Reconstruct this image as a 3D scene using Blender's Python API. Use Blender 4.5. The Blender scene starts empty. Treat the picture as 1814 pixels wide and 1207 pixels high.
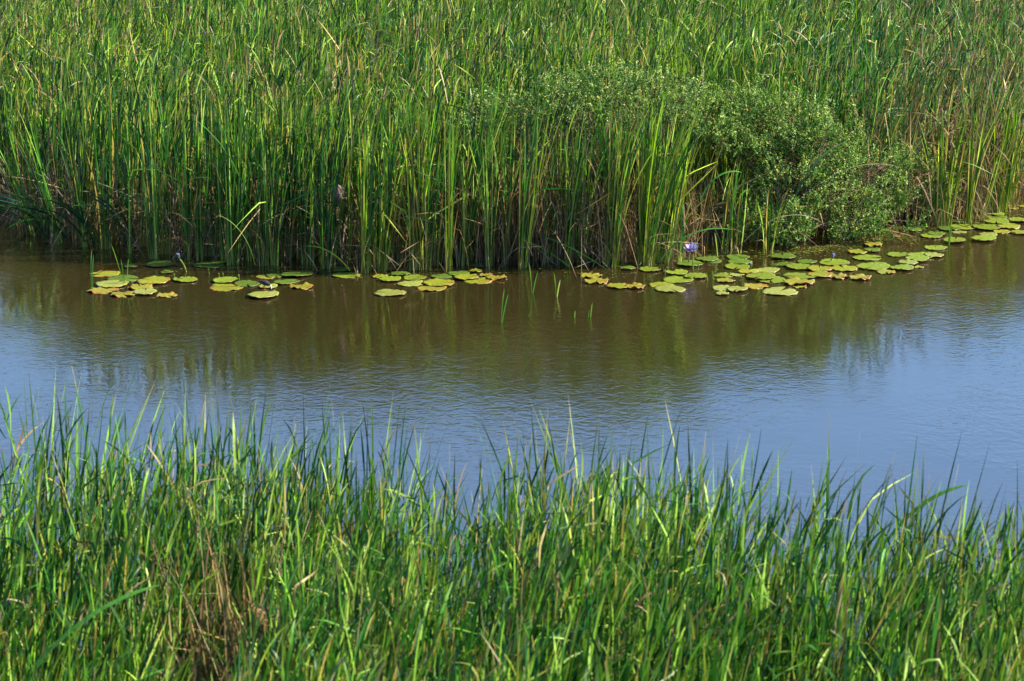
import bpy, math
import numpy as np
from mathutils import Vector, Matrix
R = math.radians
scene = bpy.context.scene
COL = scene.collection
rng = np.random.default_rng(7)

# ------------------------------------------------------------------ camera
H, PITCH, LENS, SW = 5.9, 13.7, 85.0, 1814.0
F = LENS / 36.0 * SW
cd = bpy.data.cameras.new('camera'); cam = bpy.data.objects.new('camera', cd); COL.objects.link(cam)
cam.location = (0, 0, H); cam.rotation_euler = (R(90 - PITCH), 0, 0)
cd.lens = LENS; cd.sensor_width = 36; cd.clip_end = 2000
cd.dof.use_dof = True; cd.dof.focus_distance = 28.5; cd.dof.aperture_fstop = 4.8
scene.camera = cam

# ------------------------------------------------------------------ light
SUN = Vector((0.74, 0.04, 0.67)).normalized()
w = bpy.data.worlds.new('World'); scene.world = w; w.use_nodes = True
nt = w.node_tree; bg = nt.nodes['Background']
sky = nt.nodes.new('ShaderNodeTexSky'); sky.sky_type = 'NISHITA'; sky.sun_disc = False
sky.sun_elevation = math.asin(SUN.z); sky.sun_rotation = math.atan2(SUN.x, SUN.y)
sky.air_density = 1.15; sky.dust_density = 0.0; sky.ozone_density = 8.0
nt.links.new(sky.outputs[0], bg.inputs[0]); bg.inputs[1].default_value = 0.095
sl = bpy.data.lights.new('sun', 'SUN'); sl.energy = 5.0; sl.angle = R(0.6); sl.color = (1.0, 0.88, 0.67)
so = bpy.data.objects.new('sun', sl); COL.objects.link(so)
so.rotation_euler = SUN.to_track_quat('Z', 'Y').to_euler(); so.location = SUN * 60
scene.view_settings.view_transform = 'Standard'; scene.view_settings.look = 'None'
scene.view_settings.exposure = 1.75
scene.cycles.max_bounces = 7; scene.cycles.transparent_max_bounces = 4

# ------------------------------------------------------------------ helpers
def P(px, py, z=0.0):
    """point on the level z that the photograph shows at (px, py)"""
    a = math.atan((py - 603.5) / F)
    dep = R(PITCH)
    dx, dy, dz = (px - 907) / F, math.cos(dep) - (py - 603.5) / F * math.sin(dep), -math.sin(dep) - (py - 603.5) / F * math.cos(dep)
    t = (z - H) / dz
    return Vector((dx * t, dy * t, z))

def link(o, parent=None):
    COL.objects.link(o)
    if parent is not None: o.parent = parent
    return o

def tag(o, label=None, cat=None, group=None, kind=None):
    if label: o['label'] = label
    if cat: o['category'] = cat
    if group: o['group'] = group
    if kind: o['kind'] = kind
    return o

def empty(name, loc):
    e = bpy.data.objects.new(name, None); e.empty_display_size = 0.1; e.location = loc
    return link(e)

def np_mesh(name, V, Q, mat, colors=None, parent=None, smooth=True, origin=None):
    """V (n,3), Q (m,4) quads or (m,3) -> ONE mesh object; colors (n,3) plant colours, some with sun and shade put in"""
    V = np.asarray(V, dtype=np.float32)
    if origin is not None: V = V - np.asarray(origin, dtype=np.float32)
    Q = np.asarray(Q, dtype=np.int32); k = Q.shape[1]
    me = bpy.data.meshes.new(name)
    me.vertices.add(len(V)); me.vertices.foreach_set('co', V.ravel())
    me.loops.add(Q.size); me.loops.foreach_set('vertex_index', Q.ravel())
    me.polygons.add(len(Q)); me.polygons.foreach_set('loop_start', np.arange(0, Q.size, k, dtype=np.int32))
    me.update(calc_edges=True)
    if smooth: me.polygons.foreach_set('use_smooth', np.ones(len(Q), dtype=bool))
    if colors is not None:
        ca = me.color_attributes.new('tint', 'FLOAT_COLOR', 'POINT')
        C4 = np.ones((len(V), 4), dtype=np.float32); C4[:, :3] = colors
        ca.data.foreach_set('color', C4.ravel())
    me.materials.append(mat); me.validate()
    o = bpy.data.objects.new(name, me)
    if origin is not None and parent is None: o.location = origin
    return link(o, parent)

class Geo:
    """collects several quad pieces into one mesh"""
    def __init__(s): s.V, s.Q, s.C, s.n = [], [], [], 0
    def add(s, V, Q, C):
        V = np.asarray(V, float); C = np.broadcast_to(np.asarray(C, float), V.shape)
        s.V.append(V); s.Q.append(np.asarray(Q, int) + s.n); s.C.append(C); s.n += len(V)
    def build(s, name, mat, parent=None, origin=None):
        return np_mesh(name, np.concatenate(s.V), np.concatenate(s.Q), mat, np.concatenate(s.C), parent, True, origin)

def tube(path, radii, n=6):
    path = np.asarray(path, float); m = len(path); V = []
    T = np.gradient(path, axis=0); T /= np.linalg.norm(T, axis=1)[:, None] + 1e-9
    for i in range(m):
        a = np.cross(T[i], (0.31, 0.17, 0.93) if abs(T[i][2]) < .9 else (1, 0.2, 0)); a /= np.linalg.norm(a); b = np.cross(T[i], a)
        for j in range(n):
            th = 2 * math.pi * j / n; V.append(path[i] + radii[i] * (math.cos(th) * a + math.sin(th) * b))
    Q = [(i * n + j, i * n + (j + 1) % n, (i + 1) * n + (j + 1) % n, (i + 1) * n + j) for i in range(m - 1) for j in range(n)]
    return np.array(V), np.array(Q)

# ------------------------------------------------------------------ materials
def new_mat(name):
    m = bpy.data.materials.new(name); m.use_nodes = True
    n = m.node_tree.nodes; return m, n, m.node_tree.links, n['Principled BSDF'], n['Material Output']

def leaf_mat(name, trans=0.16, rough=0.45, spec=0.24, streak=True, tscale=1.5):
    m, n, l, p, out = new_mat(name)
    at = n.new('ShaderNodeAttribute'); at.attribute_name = 'tint'
    tc = n.new('ShaderNodeTexCoord'); mp = n.new('ShaderNodeMapping'); mp.inputs['Scale'].default_value = (60, 60, 6) if streak else (30, 30, 30)
    nz = n.new('ShaderNodeTexNoise'); nz.inputs['Scale'].default_value = 1.0; nz.inputs['Detail'].default_value = 2
    l.new(tc.outputs['Object'], mp.inputs[0]); l.new(mp.outputs[0], nz.inputs[0])
    rg = n.new('ShaderNodeMapRange'); rg.inputs[1].default_value = .3; rg.inputs[2].default_value = .7; rg.inputs[3].default_value = .72; rg.inputs[4].default_value = 1.25
    l.new(nz.outputs[0], rg.inputs[0])
    vm = n.new('ShaderNodeVectorMath'); vm.operation = 'SCALE'; l.new(at.outputs['Color'], vm.inputs[0]); l.new(rg.outputs[0], vm.inputs['Scale'])
    l.new(vm.outputs[0], p.inputs['Base Color'])
    p.inputs['Roughness'].default_value = rough; p.inputs['Specular IOR Level'].default_value = spec
    tr = n.new('ShaderNodeBsdfTranslucent')
    vt = n.new('ShaderNodeVectorMath'); vt.operation = 'MULTIPLY'; vt.inputs[1].default_value = (tscale * .85, tscale, tscale * .35)
    l.new(vm.outputs[0], vt.inputs[0]); l.new(vt.outputs[0], tr.inputs[0])
    mx = n.new('ShaderNodeMixShader'); mx.inputs[0].default_value = trans
    l.new(p.outputs[0], mx.inputs[1]); l.new(tr.outputs[0], mx.inputs[2]); l.new(mx.outputs[0], out.inputs[0])
    return m

M_blade = leaf_mat('cattail_leaf')
M_dry = leaf_mat('dry_reed', trans=.2, rough=.7, spec=.2, tscale=1.2)
M_shrub = leaf_mat('shrub_leaf', trans=.22, rough=.65, spec=.12, streak=False)
M_twig = leaf_mat('twig_bark', trans=0.0, rough=.8, spec=.2)
M_petal = leaf_mat('lily_petal', trans=.3, rough=.5, spec=.3, tscale=1.1)
M_pad = leaf_mat('lily_pad_leaf', trans=.08, rough=.38, spec=.5, streak=False)
M_nest = leaf_mat('woven_nest', trans=0.0, rough=.9, spec=.1)
M_feather = leaf_mat('feathers', trans=0.0, rough=.7, spec=.25, streak=False)

def water_mat():
    m, n, l, p, out = new_mat('pond_water')
    p.inputs['Base Color'].default_value = (0.075, 0.062, 0.022, 1)
    p.inputs['Roughness'].default_value = 0.04; p.inputs['IOR'].default_value = 2.35
    tc = n.new('ShaderNodeTexCoord')
    def noise(sc, scale, detail, dist=0.0, rot=0.0):
        mp = n.new('ShaderNodeMapping'); mp.inputs['Scale'].default_value = sc; mp.inputs['Rotation'].default_value = (0, 0, rot)
        z = n.new('ShaderNodeTexNoise'); z.inputs['Scale'].default_value = scale; z.inputs['Detail'].default_value = detail; z.inputs['Distortion'].default_value = dist
        l.new(tc.outputs['Object'], mp.inputs[0]); l.new(mp.outputs[0], z.inputs[0]); return z
    a = noise((1, 1.15, 1), 6.5, 2.5, .9, R(28)); b = noise((1, 1.0, 1), 19, 2.5, .6, R(-30)); c = noise((1, 1, 1), 1.3, 1.0)
    patch = noise((1, .7, 1), .45, 2.0)
    pr = n.new('ShaderNodeMapRange'); pr.inputs[1].default_value = .35; pr.inputs[2].default_value = .65; pr.inputs[3].default_value = .22; pr.inputs[4].default_value = 1.35
    l.new(patch.outputs[0], pr.inputs[0])
    def mul(x, k):
        q = n.new('ShaderNodeMath'); q.operation = 'MULTIPLY'; l.new(x, q.inputs[0]); q.inputs[1].default_value = k; return q.outputs[0]
    def add(x, y):
        q = n.new('ShaderNodeMath'); l.new(x, q.inputs[0]); l.new(y, q.inputs[1]); return q.outputs[0]
    h = add(mul(a.outputs[0], 1.0), add(mul(b.outputs[0], .38), mul(c.outputs[0], .8)))
    q = n.new('ShaderNodeMath'); q.operation = 'MULTIPLY'; l.new(h, q.inputs[0]); l.new(pr.outputs[0], q.inputs[1])
    bp = n.new('ShaderNodeBump'); bp.inputs['Strength'].default_value = 1.0; bp.inputs['Distance'].default_value = WAVE
    l.new(q.outputs[0], bp.inputs['Height']); l.new(bp.outputs[0], p.inputs['Normal'])
    # silt clouds in the water
    s = noise((1, 1, 1), .35, 3.0)
    cr = n.new('ShaderNodeMix'); cr.data_type = 'RGBA'; cr.inputs[6].default_value = (0.021, 0.0145, 0.0045, 1); cr.inputs[7].default_value = (0.017, 0.015, 0.004, 1)
    l.new(s.outputs[0], cr.inputs[0]); l.new(cr.outputs[2], p.inputs['Base Color'])
    return m
WAVE = 0.0046
M_water = water_mat()

def mud_mat():
    m, n, l, p, out = new_mat('bank_mud')
    tc = n.new('ShaderNodeTexCoord'); z = n.new('ShaderNodeTexNoise'); z.inputs['Scale'].default_value = 2.5; z.inputs['Detail'].default_value = 6
    l.new(tc.outputs['Object'], z.inputs[0])
    cr = n.new('ShaderNodeMix'); cr.data_type = 'RGBA'; cr.inputs[6].default_value = (0.016, 0.013, 0.008, 1); cr.inputs[7].default_value = (0.05, 0.045, 0.02, 1)
    l.new(z.outputs[0], cr.inputs[0]); l.new(cr.outputs[2], p.inputs['Base Color']); p.inputs['Roughness'].default_value = .95
    bp = n.new('ShaderNodeBump'); bp.inputs['Distance'].default_value = .05; l.new(z.outputs[0], bp.inputs['Height']); l.new(bp.outputs[0], p.inputs['Normal'])
    return m
M_mud = mud_mat()

# ------------------------------------------------------------------ bank line
BANK_PX = [(-900, 335), (-350, 352), (-100, 372), (0, 392), (60, 412), (120, 432), (180, 441), (300, 456), (450, 469), (560, 474), (650, 481), (800, 479), (925, 473),
           (1090, 472), (1180, 465), (1300, 449), (1420, 441), (1560, 424), (1650, 402), (1720, 392), (1790, 372), (1900, 355), (2200, 325), (2900, 290)]
bp_ = [P(x, y) for x, y in BANK_PX]
BX = np.array([p.x for p in bp_]); BY = np.array([p.y for p in bp_])
def bank(x): return np.interp(x, BX, BY)
# near edge of the foreground reeds (where the last stems stand in the water)
NX = np.array([-9, -3, -2, -1, 0, 1, 1.6, 2.2, 3, 9]); NY = np.array([15.8, 15.2, 15.0, 14.7, 14.5, 14.2, 13.7, 13.4, 13.3, 13.0])
def near(x): return np.interp(x, NX, NY)

def vnoise(x, y, seed=0):
    """smooth patch function, roughly -1..1"""
    r = np.random.default_rng(seed); s = 0
    for k in range(5):
        fx, fy, ph = r.normal(0, 1), r.normal(0, 1), r.uniform(0, 6.28)
        s = s + np.sin(fx * x + fy * y + ph)
    return s / 2.6

# ------------------------------------------------------------------ ground and water
def ground_z(x, y):
    b = bank(x)
    far = np.clip((y - b) / 3.0, -1, 1)
    z = np.where(far > 0, -0.03 + 0.10 * far + np.clip(y - b - 3, 0, 40) * 0.012, -0.03 + 0.6 * far)
    e = np.clip((9.2 - y) / 6.5, 0, 1)
    z2 = -0.6 + np.clip((12.5 - y) / 3.3, 0, 1) * 0.65 + e * e * (3 - 2 * e) * 3.9
    return np.where(y < 18, z2, z)
gx = np.concatenate([np.linspace(-700, -30, 14), np.linspace(-28, 28, 113), np.linspace(30, 700, 14)])
gy = np.concatenate([np.linspace(-300, -5, 8), np.linspace(-4, 60, 129), np.linspace(65, 900, 18)])
X, Y = np.meshgrid(gx, gy); Z = ground_z(X, Y) + 0.02 * vnoise(X * 2, Y * 2, 3)
nx, ny = len(gx), len(gy)
idx = np.arange(nx * ny).reshape(ny, nx)
Q = np.stack([idx[:-1, :-1], idx[:-1, 1:], idx[1:, 1:], idx[1:, :-1]], -1).reshape(-1, 4)
tag(np_mesh('ground', np.stack([X, Y, Z], -1).reshape(-1, 3), Q, M_mud), kind='structure')
tag(np_mesh('water', [(-700, 4, 0), (700, 4, 0), (700, 60, 0), (-700, 60, 0)], [(0, 1, 2, 3)], M_water, smooth=False),
    'still brown pond water with fine ripples mirroring the sky', kind='structure')

# ------------------------------------------------------------------ blades
GREEN = np.array([(.012, .055, .008), (.016, .080, .009), (.010, .050, .014), (.020, .100, .010), (.030, .130, .012), (.012, .070, .020), (.125, .275, .014), (.180, .345, .022),
                  (.060, .190, .014), (.270, .390, .060), (.190, .340, .030), (.035, .130, .010), (.010, .045, .008)])  # dark and bright greens spread apart: sun and shade contrast put into colour
YELLOW = np.array([(0.26, 0.30, 0.04), (0.32, 0.25, 0.05)])
TAN = np.array([(0.30, 0.20, 0.09), (0.38, 0.28, 0.13), (0.20, 0.13, 0.07), (0.32, 0.26, 0.16), (0.14, 0.10, 0.06)])

def blades(base, h, th0, bend, az, width, phi, twist, col, segs=7, fold=0.0, power=1.8, kink_t=None, kink_a=None, tip=None, tipf=None, rootc=None, taper=.30):
    """long flat leaves. th0 lean at root, bend added along it, az heading; returns V,Q,C"""
    base = np.asarray(base, float); N = len(base)
    h, th0, bend, az, width, phi, twist = [np.broadcast_to(np.asarray(a, float), (N,)).copy() for a in (h, th0, bend, az, width, phi, twist)]
    col = np.broadcast_to(np.asarray(col, float), (N, 3))
    pos = base.copy(); rows = []; cols = []
    for i in range(segs + 1):
        t = i / segs
        th = th0 + bend * t ** power
        if kink_t is not None: th = th + kink_a / (1 + np.exp(-(t - kink_t) * 26))
        T = np.stack([np.sin(th) * np.cos(az), np.sin(th) * np.sin(az), np.cos(th)], -1)
        A = np.stack([-np.sin(az), np.cos(az), np.zeros(N)], -1); B = np.cross(T, A)
        f = phi + twist * t
        S = np.cos(f)[:, None] * A + np.sin(f)[:, None] * B; Nn = np.cross(T, S)
        wd = width * (0.85 + .15 * min(1, t * 4)) * (1 - max(0, (t - (1 - taper)) / taper) ** 2.4 * .90)
        if i: pos = pos + T * (h / segs)[:, None]
        L = pos - S * (wd / 2)[:, None]; Rr = pos + S * (wd / 2)[:, None]
        if fold: rows.append(np.stack([L, pos + Nn * (wd * fold)[:, None], Rr], 1))
        else: rows.append(np.stack([L, Rr], 1))
        c = col.copy()
        if rootc is not None:
            k = max(0, 1 - t / .16); c = c * (1 - k * .75) + np.asarray(rootc) * (k * .75)
        if tip is not None:
            k = np.clip((t - (1 - tipf)) / .05, 0, 1)[:, None]; c = c * (1 - k) + tip * k
        cols.append(np.repeat(c[:, None, :], rows[-1].shape[1], 1))
    K = rows[0].shape[1]
    V = np.stack(rows, 1); C = np.stack(cols, 1)            # N, segs+1, K, 3
    id_ = np.arange(N * (segs + 1) * K).reshape(N, segs + 1, K)
    Q = np.stack([id_[:, :-1, :-1], id_[:, :-1, 1:], id_[:, 1:, 1:], id_[:, 1:, :-1]], -1).reshape(-1, 4)
    return V.reshape(-1, 3), Q, C.reshape(-1, 3)

def pick(r, arr, n): return .85 * arr[r.integers(0, len(arr), n)] * r.uniform(.8, 1.2, (n, 1))

def plant_leaves(r, cx, cy, cz, n, h, spread, fan, lean_az, lean, width, dry=0.0, yell=.1, tipp=.35, hv=.12, segs=7, fold=.12, hue=None):
    """n leaves of one cattail: a flat fan rising from one root. Arrays cx.. may hold many plants; n leaves each."""
    M = len(cx); N = M * n
    rep = lambda a: np.repeat(np.broadcast_to(a, (M,)), n)
    fa = rep(r.uniform(0, math.pi, M)); u = r.normal(0, 1, N)
    k = np.tile(np.linspace(-1, 1, n), M)
    bx = rep(cx) + np.cos(fa) * k * spread + r.normal(0, spread * .3, N); by = rep(cy) + np.sin(fa) * k * spread * .7 + r.normal(0, spread * .3, N)
    # lean = fan outwards + common lean
    vx = np.cos(fa) * k * fan + r.normal(0, fan * .5, N) + rep(lean) * np.cos(rep(lean_az)); vy = np.sin(fa) * k * fan + r.normal(0, fan * .5, N) + rep(lean) * np.sin(rep(lean_az))
    th = np.hypot(vx, vy); az = np.arctan2(vy, vx)
    hh = rep(h) * (r.normal(1 - hv * .5, hv, N) - r.exponential(hv * .45, N)).clip(.35, 1.06)
    col = pick(r, GREEN, N)
    if hue is not None: col = col * np.repeat(hue, n, 0)
    q = r.random(N); yl = q < yell; col[yl] = pick(r, YELLOW, yl.sum())
    tipc = pick(r, TAN, N); tipf = np.where(r.random(N) < tipp, r.uniform(.015, .08, N), -.2)
    kk = r.random(N) < .07
    kt = np.where(kk, r.uniform(.45, .85, N), 2.0); ka = np.where(kk, r.uniform(.7, 1.9, N), 0)
    return blades(np.stack([bx, by, rep(cz)], -1), hh, th * .75, th * .45 + r.normal(.04, .20, N), az, width * r.uniform(.7, 1.25, N), r.uniform(0, math.pi, N),
                  r.normal(0, 3.2, N), col, segs, fold, kink_t=kt, kink_a=ka, tip=tipc, tipf=tipf, rootc=(.30, .34, .07))

def dry_leaves(r, cx, cy, cz, n, h, spread, width, mess=.5, segs=6, lean=0.0):
    M = len(cx); N = M * n; rep = lambda a: np.repeat(np.broadcast_to(a, (M,)), n)
    base = np.stack([rep(cx) + r.normal(0, spread, N), rep(cy) + r.normal(0, spread, N), rep(cz)], -1)
    hh = rep(h) * r.uniform(.45, 1.0, N); az = r.uniform(0, 6.283, N)
    th0 = np.abs(r.normal(0, mess * .5, N)) ; kk = r.random(N) < .45
    return blades(base, hh, th0, np.abs(r.normal(0, .35, N)), az, width * r.uniform(.5, 1.1, N), r.uniform(0, 3.14, N), r.normal(0, 1.5, N), pick(r, TAN, N) * .85, segs, 0,
                  kink_t=np.where(kk, r.uniform(.3, .85, N), 2.), kink_a=np.where(kk, r.uniform(.8, 2.2, N), 0))

def short_leaves(r, cx, cy, cz, n, h, width, lo=.45, hi=.95, L=(.22, .55), side=.25, steep=.5, hue=None, segs=4, dryp=.045):
    """short leaves set off the upper stems, mostly blown to +x"""
    M = len(cx); N = M * n; rep = lambda a: np.repeat(np.broadcast_to(a, (M,)), n)
    z = rep(cz) + rep(h) * r.uniform(lo, hi, N)
    base = np.stack([rep(cx) + r.normal(0, .07, N), rep(cy) + r.normal(0, .07, N), z], -1)
    az = np.where(r.random(N) < .62, r.normal(side, .8, N), r.uniform(0, 6.283, N))
    col = pick(r, GREEN, N)
    if hue is not None: col = col * np.repeat(hue, n, 0)
    q = r.random(N); col[q < .09] = pick(r, YELLOW, (q < .09).sum()); dp = rep(dryp); k = q > 1 - dp; col[k] = pick(r, TAN, k.sum())
    kk = r.random(N) < .15
    return blades(base, r.uniform(L[0], L[1], N), np.abs(r.normal(0, steep * .55, N)), r.normal(steep * .5, steep * .6, N), az, width * r.uniform(.6, 1.25, N), r.uniform(0, 3.14, N), r.normal(0, 1.2, N), col, segs, 0,
                  kink_t=np.where(kk, r.uniform(.3, .7, N), 2.), kink_a=np.where(kk, r.uniform(.6, 1.8, N), 0), tip=pick(r, TAN, N), tipf=np.where(r.random(N) < .35, .1, -.2), taper=.45)

# ------------------------------------------------------------------ shrub volumes (needed by the bed, which leaves them room)
def lump(px, back, z, rx, ry, rz):
    x0 = (px - 907) / 148.; yb = float(bank(x0)); x = (px - 907) / F * (yb + back) / math.cos(R(12)); return (x, yb + back, z, rx, ry, rz)
SHRUB_A = [lump(*a) for a in [(1385, 1.0, 1.42, .62, .5, .42), (1310, 1.3, 1.50, .55, .5, .34), (1455, .9, 1.15, .50, .5, .48), (1400, .5, .75, .55, .45, .50), (1480, .6, .62, .60, .45, .48),
           (1555, .8, .70, .52, .4, .46), (1615, 1.0, .52, .46, .35, .44), (1650, 1.1, .34, .34, .3, .28), (1335, .8, .95, .28, .35, .45), (1390, .15, .30, .40, .25, .28), (1500, .2, .25, .55, .25, .25), (1580, .5, .26, .4, .25, .25), (1245, 1.3, 1.55, .35, .4, .25), (1320, .5, .30, .22, .3, .22), (1255, 1.0, 1.45, .3, .35, .22), (1300, .9, 1.2, .3, .3, .2), (1430, .6, 1.3, .4, .3, .35)]]
SHRUB_B = [lump(*a) for a in [(1180, 1.1, 1.84, .60, .5, .30), (1075, 1.1, 1.96, .55, .5, .32), (975, 1.1, 1.84, .55, .5, .32), (885, 1.0, 1.70, .48, .45, .30), (1100, 1.2, 1.3, .5, .4, .3)]]
def in_shrub(x, y):
    m = np.zeros(len(x), bool)
    for (a, b, c, rx, ry, rz) in SHRUB_A: m |= ((x - a) / (rx * 1.0)) ** 2 + ((y - b) / (ry * 1.0)) ** 2 < 1
    return m

# ------------------------------------------------------------------ far reed bed
r = np.random.default_rng(11)
def lean_field(x, y):
    """how far and where the wind has pushed the reeds: stronger to the right of the place"""
    k = np.clip((x - 2.7) / 3.2, 0, 1)
    lean = 0.035 + 0.62 * k + 0.05 * vnoise(x * .8, y * .8, 5) + 0.15 * vnoise(x * 2.2, y * 2.0, 15)
    az = 0.25 + 0.9 * vnoise(x * .9, y * .9, 6)
    return lean.clip(0), az
def hue_field(x, y):
    v = vnoise(x * .7, y * .7, 8)[:, None]; b = np.clip((x - 2.5) / 4, 0, 1)[:, None]
    return np.array([1.12, 1.08, .9]) * np.clip(1 + v * np.array([.30, .14, .1]), .6, 1.6) * (1 - b * np.array([.30, .10, -.25]))
def dry_field(x, y):
    return (.05 + .10 * vnoise(x * 1.1, y * .9, 51).clip(0, 2) + .22 * np.exp(-((x + 2.0) / 1.9) ** 2 - ((y - 31.5) / 2.5) ** 2) + .25 * np.clip(x - 5.2, 0, 1) + .18 * np.clip(-x - 5.5, 0, 1)).clip(0, .6)
nC = 14000
cx = r.uniform(-15, 15, nC); d = r.uniform(0, 1, nC) ** 1.15 * 20 + .25
cy = bank(cx) + d
half = cy * .235 + 2.5
hollow = (cx > 2.1) & (cx < 2.95) & (d < 1.5)
keep = (np.abs(cx) < half) & (~in_shrub(cx, cy) | (r.random(nC) < .12)) & (~hollow | (r.random(nC) < .12)) & (~((cx > -.4) & (cx < 2.2) & (d < 1.9)) | (r.random(nC) < .5))
cx, cy, d = cx[keep], cy[keep], d[keep]
hgt = 1.95 + .16 * vnoise(cx * .9, cy * .9, 9) + r.normal(0, .15, len(cx)) + .25 * np.clip((d - 6) / 10, 0, 1) - .25 * ((cx > -.4) & (cx < 2.2) & (d < 1.5)) + .22 * np.exp(-((cx - 1.4) / 1.6) ** 2) * (d > 2.2)
ln, az = lean_field(cx, cy)
# the fringe (first metre and a half) is made of single plants below
fr = d < 1.1
G = Geo()
b_ = ~fr
G.add(*short_leaves(r, cx[b_], cy[b_], ground_z(cx[b_], cy[b_]), 6, hgt[b_], .0155, hue=hue_field(cx[b_], cy[b_]), steep=.62, side=.1, dryp=dry_field(cx[b_], cy[b_])))
G.add(*plant_leaves(r, cx[b_], cy[b_], ground_z(cx[b_], cy[b_]), 5, hgt[b_] * .98, .05, .14, az[b_], ln[b_], .0175, hv=.20, tipp=.5, yell=.10, segs=7, fold=0, hue=hue_field(cx[b_], cy[b_])))
sel = b_ & (r.random(len(cx)) < .22 + .3 * vnoise(cx * .6, cy * .6, 21) + .5 * np.clip(cx - 5.0, 0, 1) + .35 * np.exp(-((cx + 2.6) / 1.2) ** 2) + .4 * np.clip(-cx - 6.2, 0, 1))
G.add(*dry_leaves(r, cx[sel], cy[sel], ground_z(cx[sel], cy[sel]), 3, hgt[sel] * .95, .09, .016, mess=.25))
tag(G.build('reed_bed', M_blade), 'dense green bed of tall cattails filling the far bank behind the waterline clumps', 'reeds', kind='stuff')
# second row plants (single objects)
NB = 0
def cattail(name, x, y, z, rr, n, h, spread, fan, laz, lean, width, label, group, ndry=3, yell=.12, dryh=.7, mess=.5, hue=None, hv=.12, tipp=.3, upper=0):
    e = empty(name, (x, y, z)); tag(e, label, 'cattail', group)
    a = lambda v: np.array([v], float)
    G = Geo(); G.add(*plant_leaves(rr, a(0), a(0), 0., n, a(h), spread, fan, a(laz), a(lean), width, yell=yell, segs=9, fold=.13, hue=hue, hv=hv, tipp=tipp))
    if upper: G.add(*short_leaves(rr, a(0), a(0), 0., upper, a(h), width * .85, hi=.80, L=(.2, .5), steep=.5))
    G.build('leaves', M_blade, e)
    if ndry:
        G = Geo(); G.add(*dry_leaves(rr, a(0), a(0), 0., ndry, a(h * dryh), spread * 1.3, width * .75, mess=mess)); G.build('dead_leaves', M_dry, e)
    return e
fx, fy, fh, fl, fz = cx[fr], cy[fr], hgt[fr], ln[fr], az[fr]
o_ = r.permutation(len(fx))[:210]; o_ = [k for k in o_ if abs(fx[k]) < 7.3]
sec = 0
for k in o_:
    if sec < 130 and abs(fx[k]) < 6.6 and not in_shrub(fx[k:k+1], fy[k:k+1])[0]:
        yk = max(fy[k], float(bank(fx[k])) + .40)
        cattail('cattail_plant', fx[k], yk, 0, r, int(r.integers(9, 14)), fh[k], .05, .07, fz[k], fl[k] * .7, .016,
                'upright cattail crowded in the shaded second row behind the waterline clumps', 'cattails crowded in the second row on the far bank', ndry=4, mess=.35, upper=5); sec += 1
# dense dead litter between the stems
sel = (cx > 4.5) & (d < 4.5) & (cx < 9)
G = Geo(); G.add(*dry_leaves(r, cx[sel], cy[sel], ground_z(cx[sel], cy[sel]), 10, hgt[sel] * .95, .12, .017, mess=.35))
tag(G.build('dry_reeds', M_dry), 'warm tan dry reeds among the cattails beyond the right end of the leafy shrub', 'dead reeds', kind='stuff')
G = Geo(); nL = 2100; lx = r.uniform(-7.5, 7.5, nL); ly = bank(lx) + r.uniform(.15, 2.2, nL)
kp = ~in_shrub(lx, ly) | (r.random(nL) < .5); lx, ly = lx[kp], ly[kp]; nL = len(lx)
G.add(*dry_leaves(r, lx, ly, -.02, 2, np.full(nL, 1.25), .1, .012, mess=.75))
uL = 380; ux = np.concatenate([r.normal(.45, .75, 220), r.uniform(-6, 2, 160)]); uy = bank(ux) + r.uniform(.05, 1.0, uL)
G.add(*dry_leaves(r, ux, uy, -.02, 3, np.full(uL, 1.75), .06, .012, mess=.16))
tag(G.build('dead_reed_litter', M_dry), 'tangle of grey and tan dead reed stalks between the cattails at the far waterline', 'dead reeds', kind='stuff')

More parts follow.
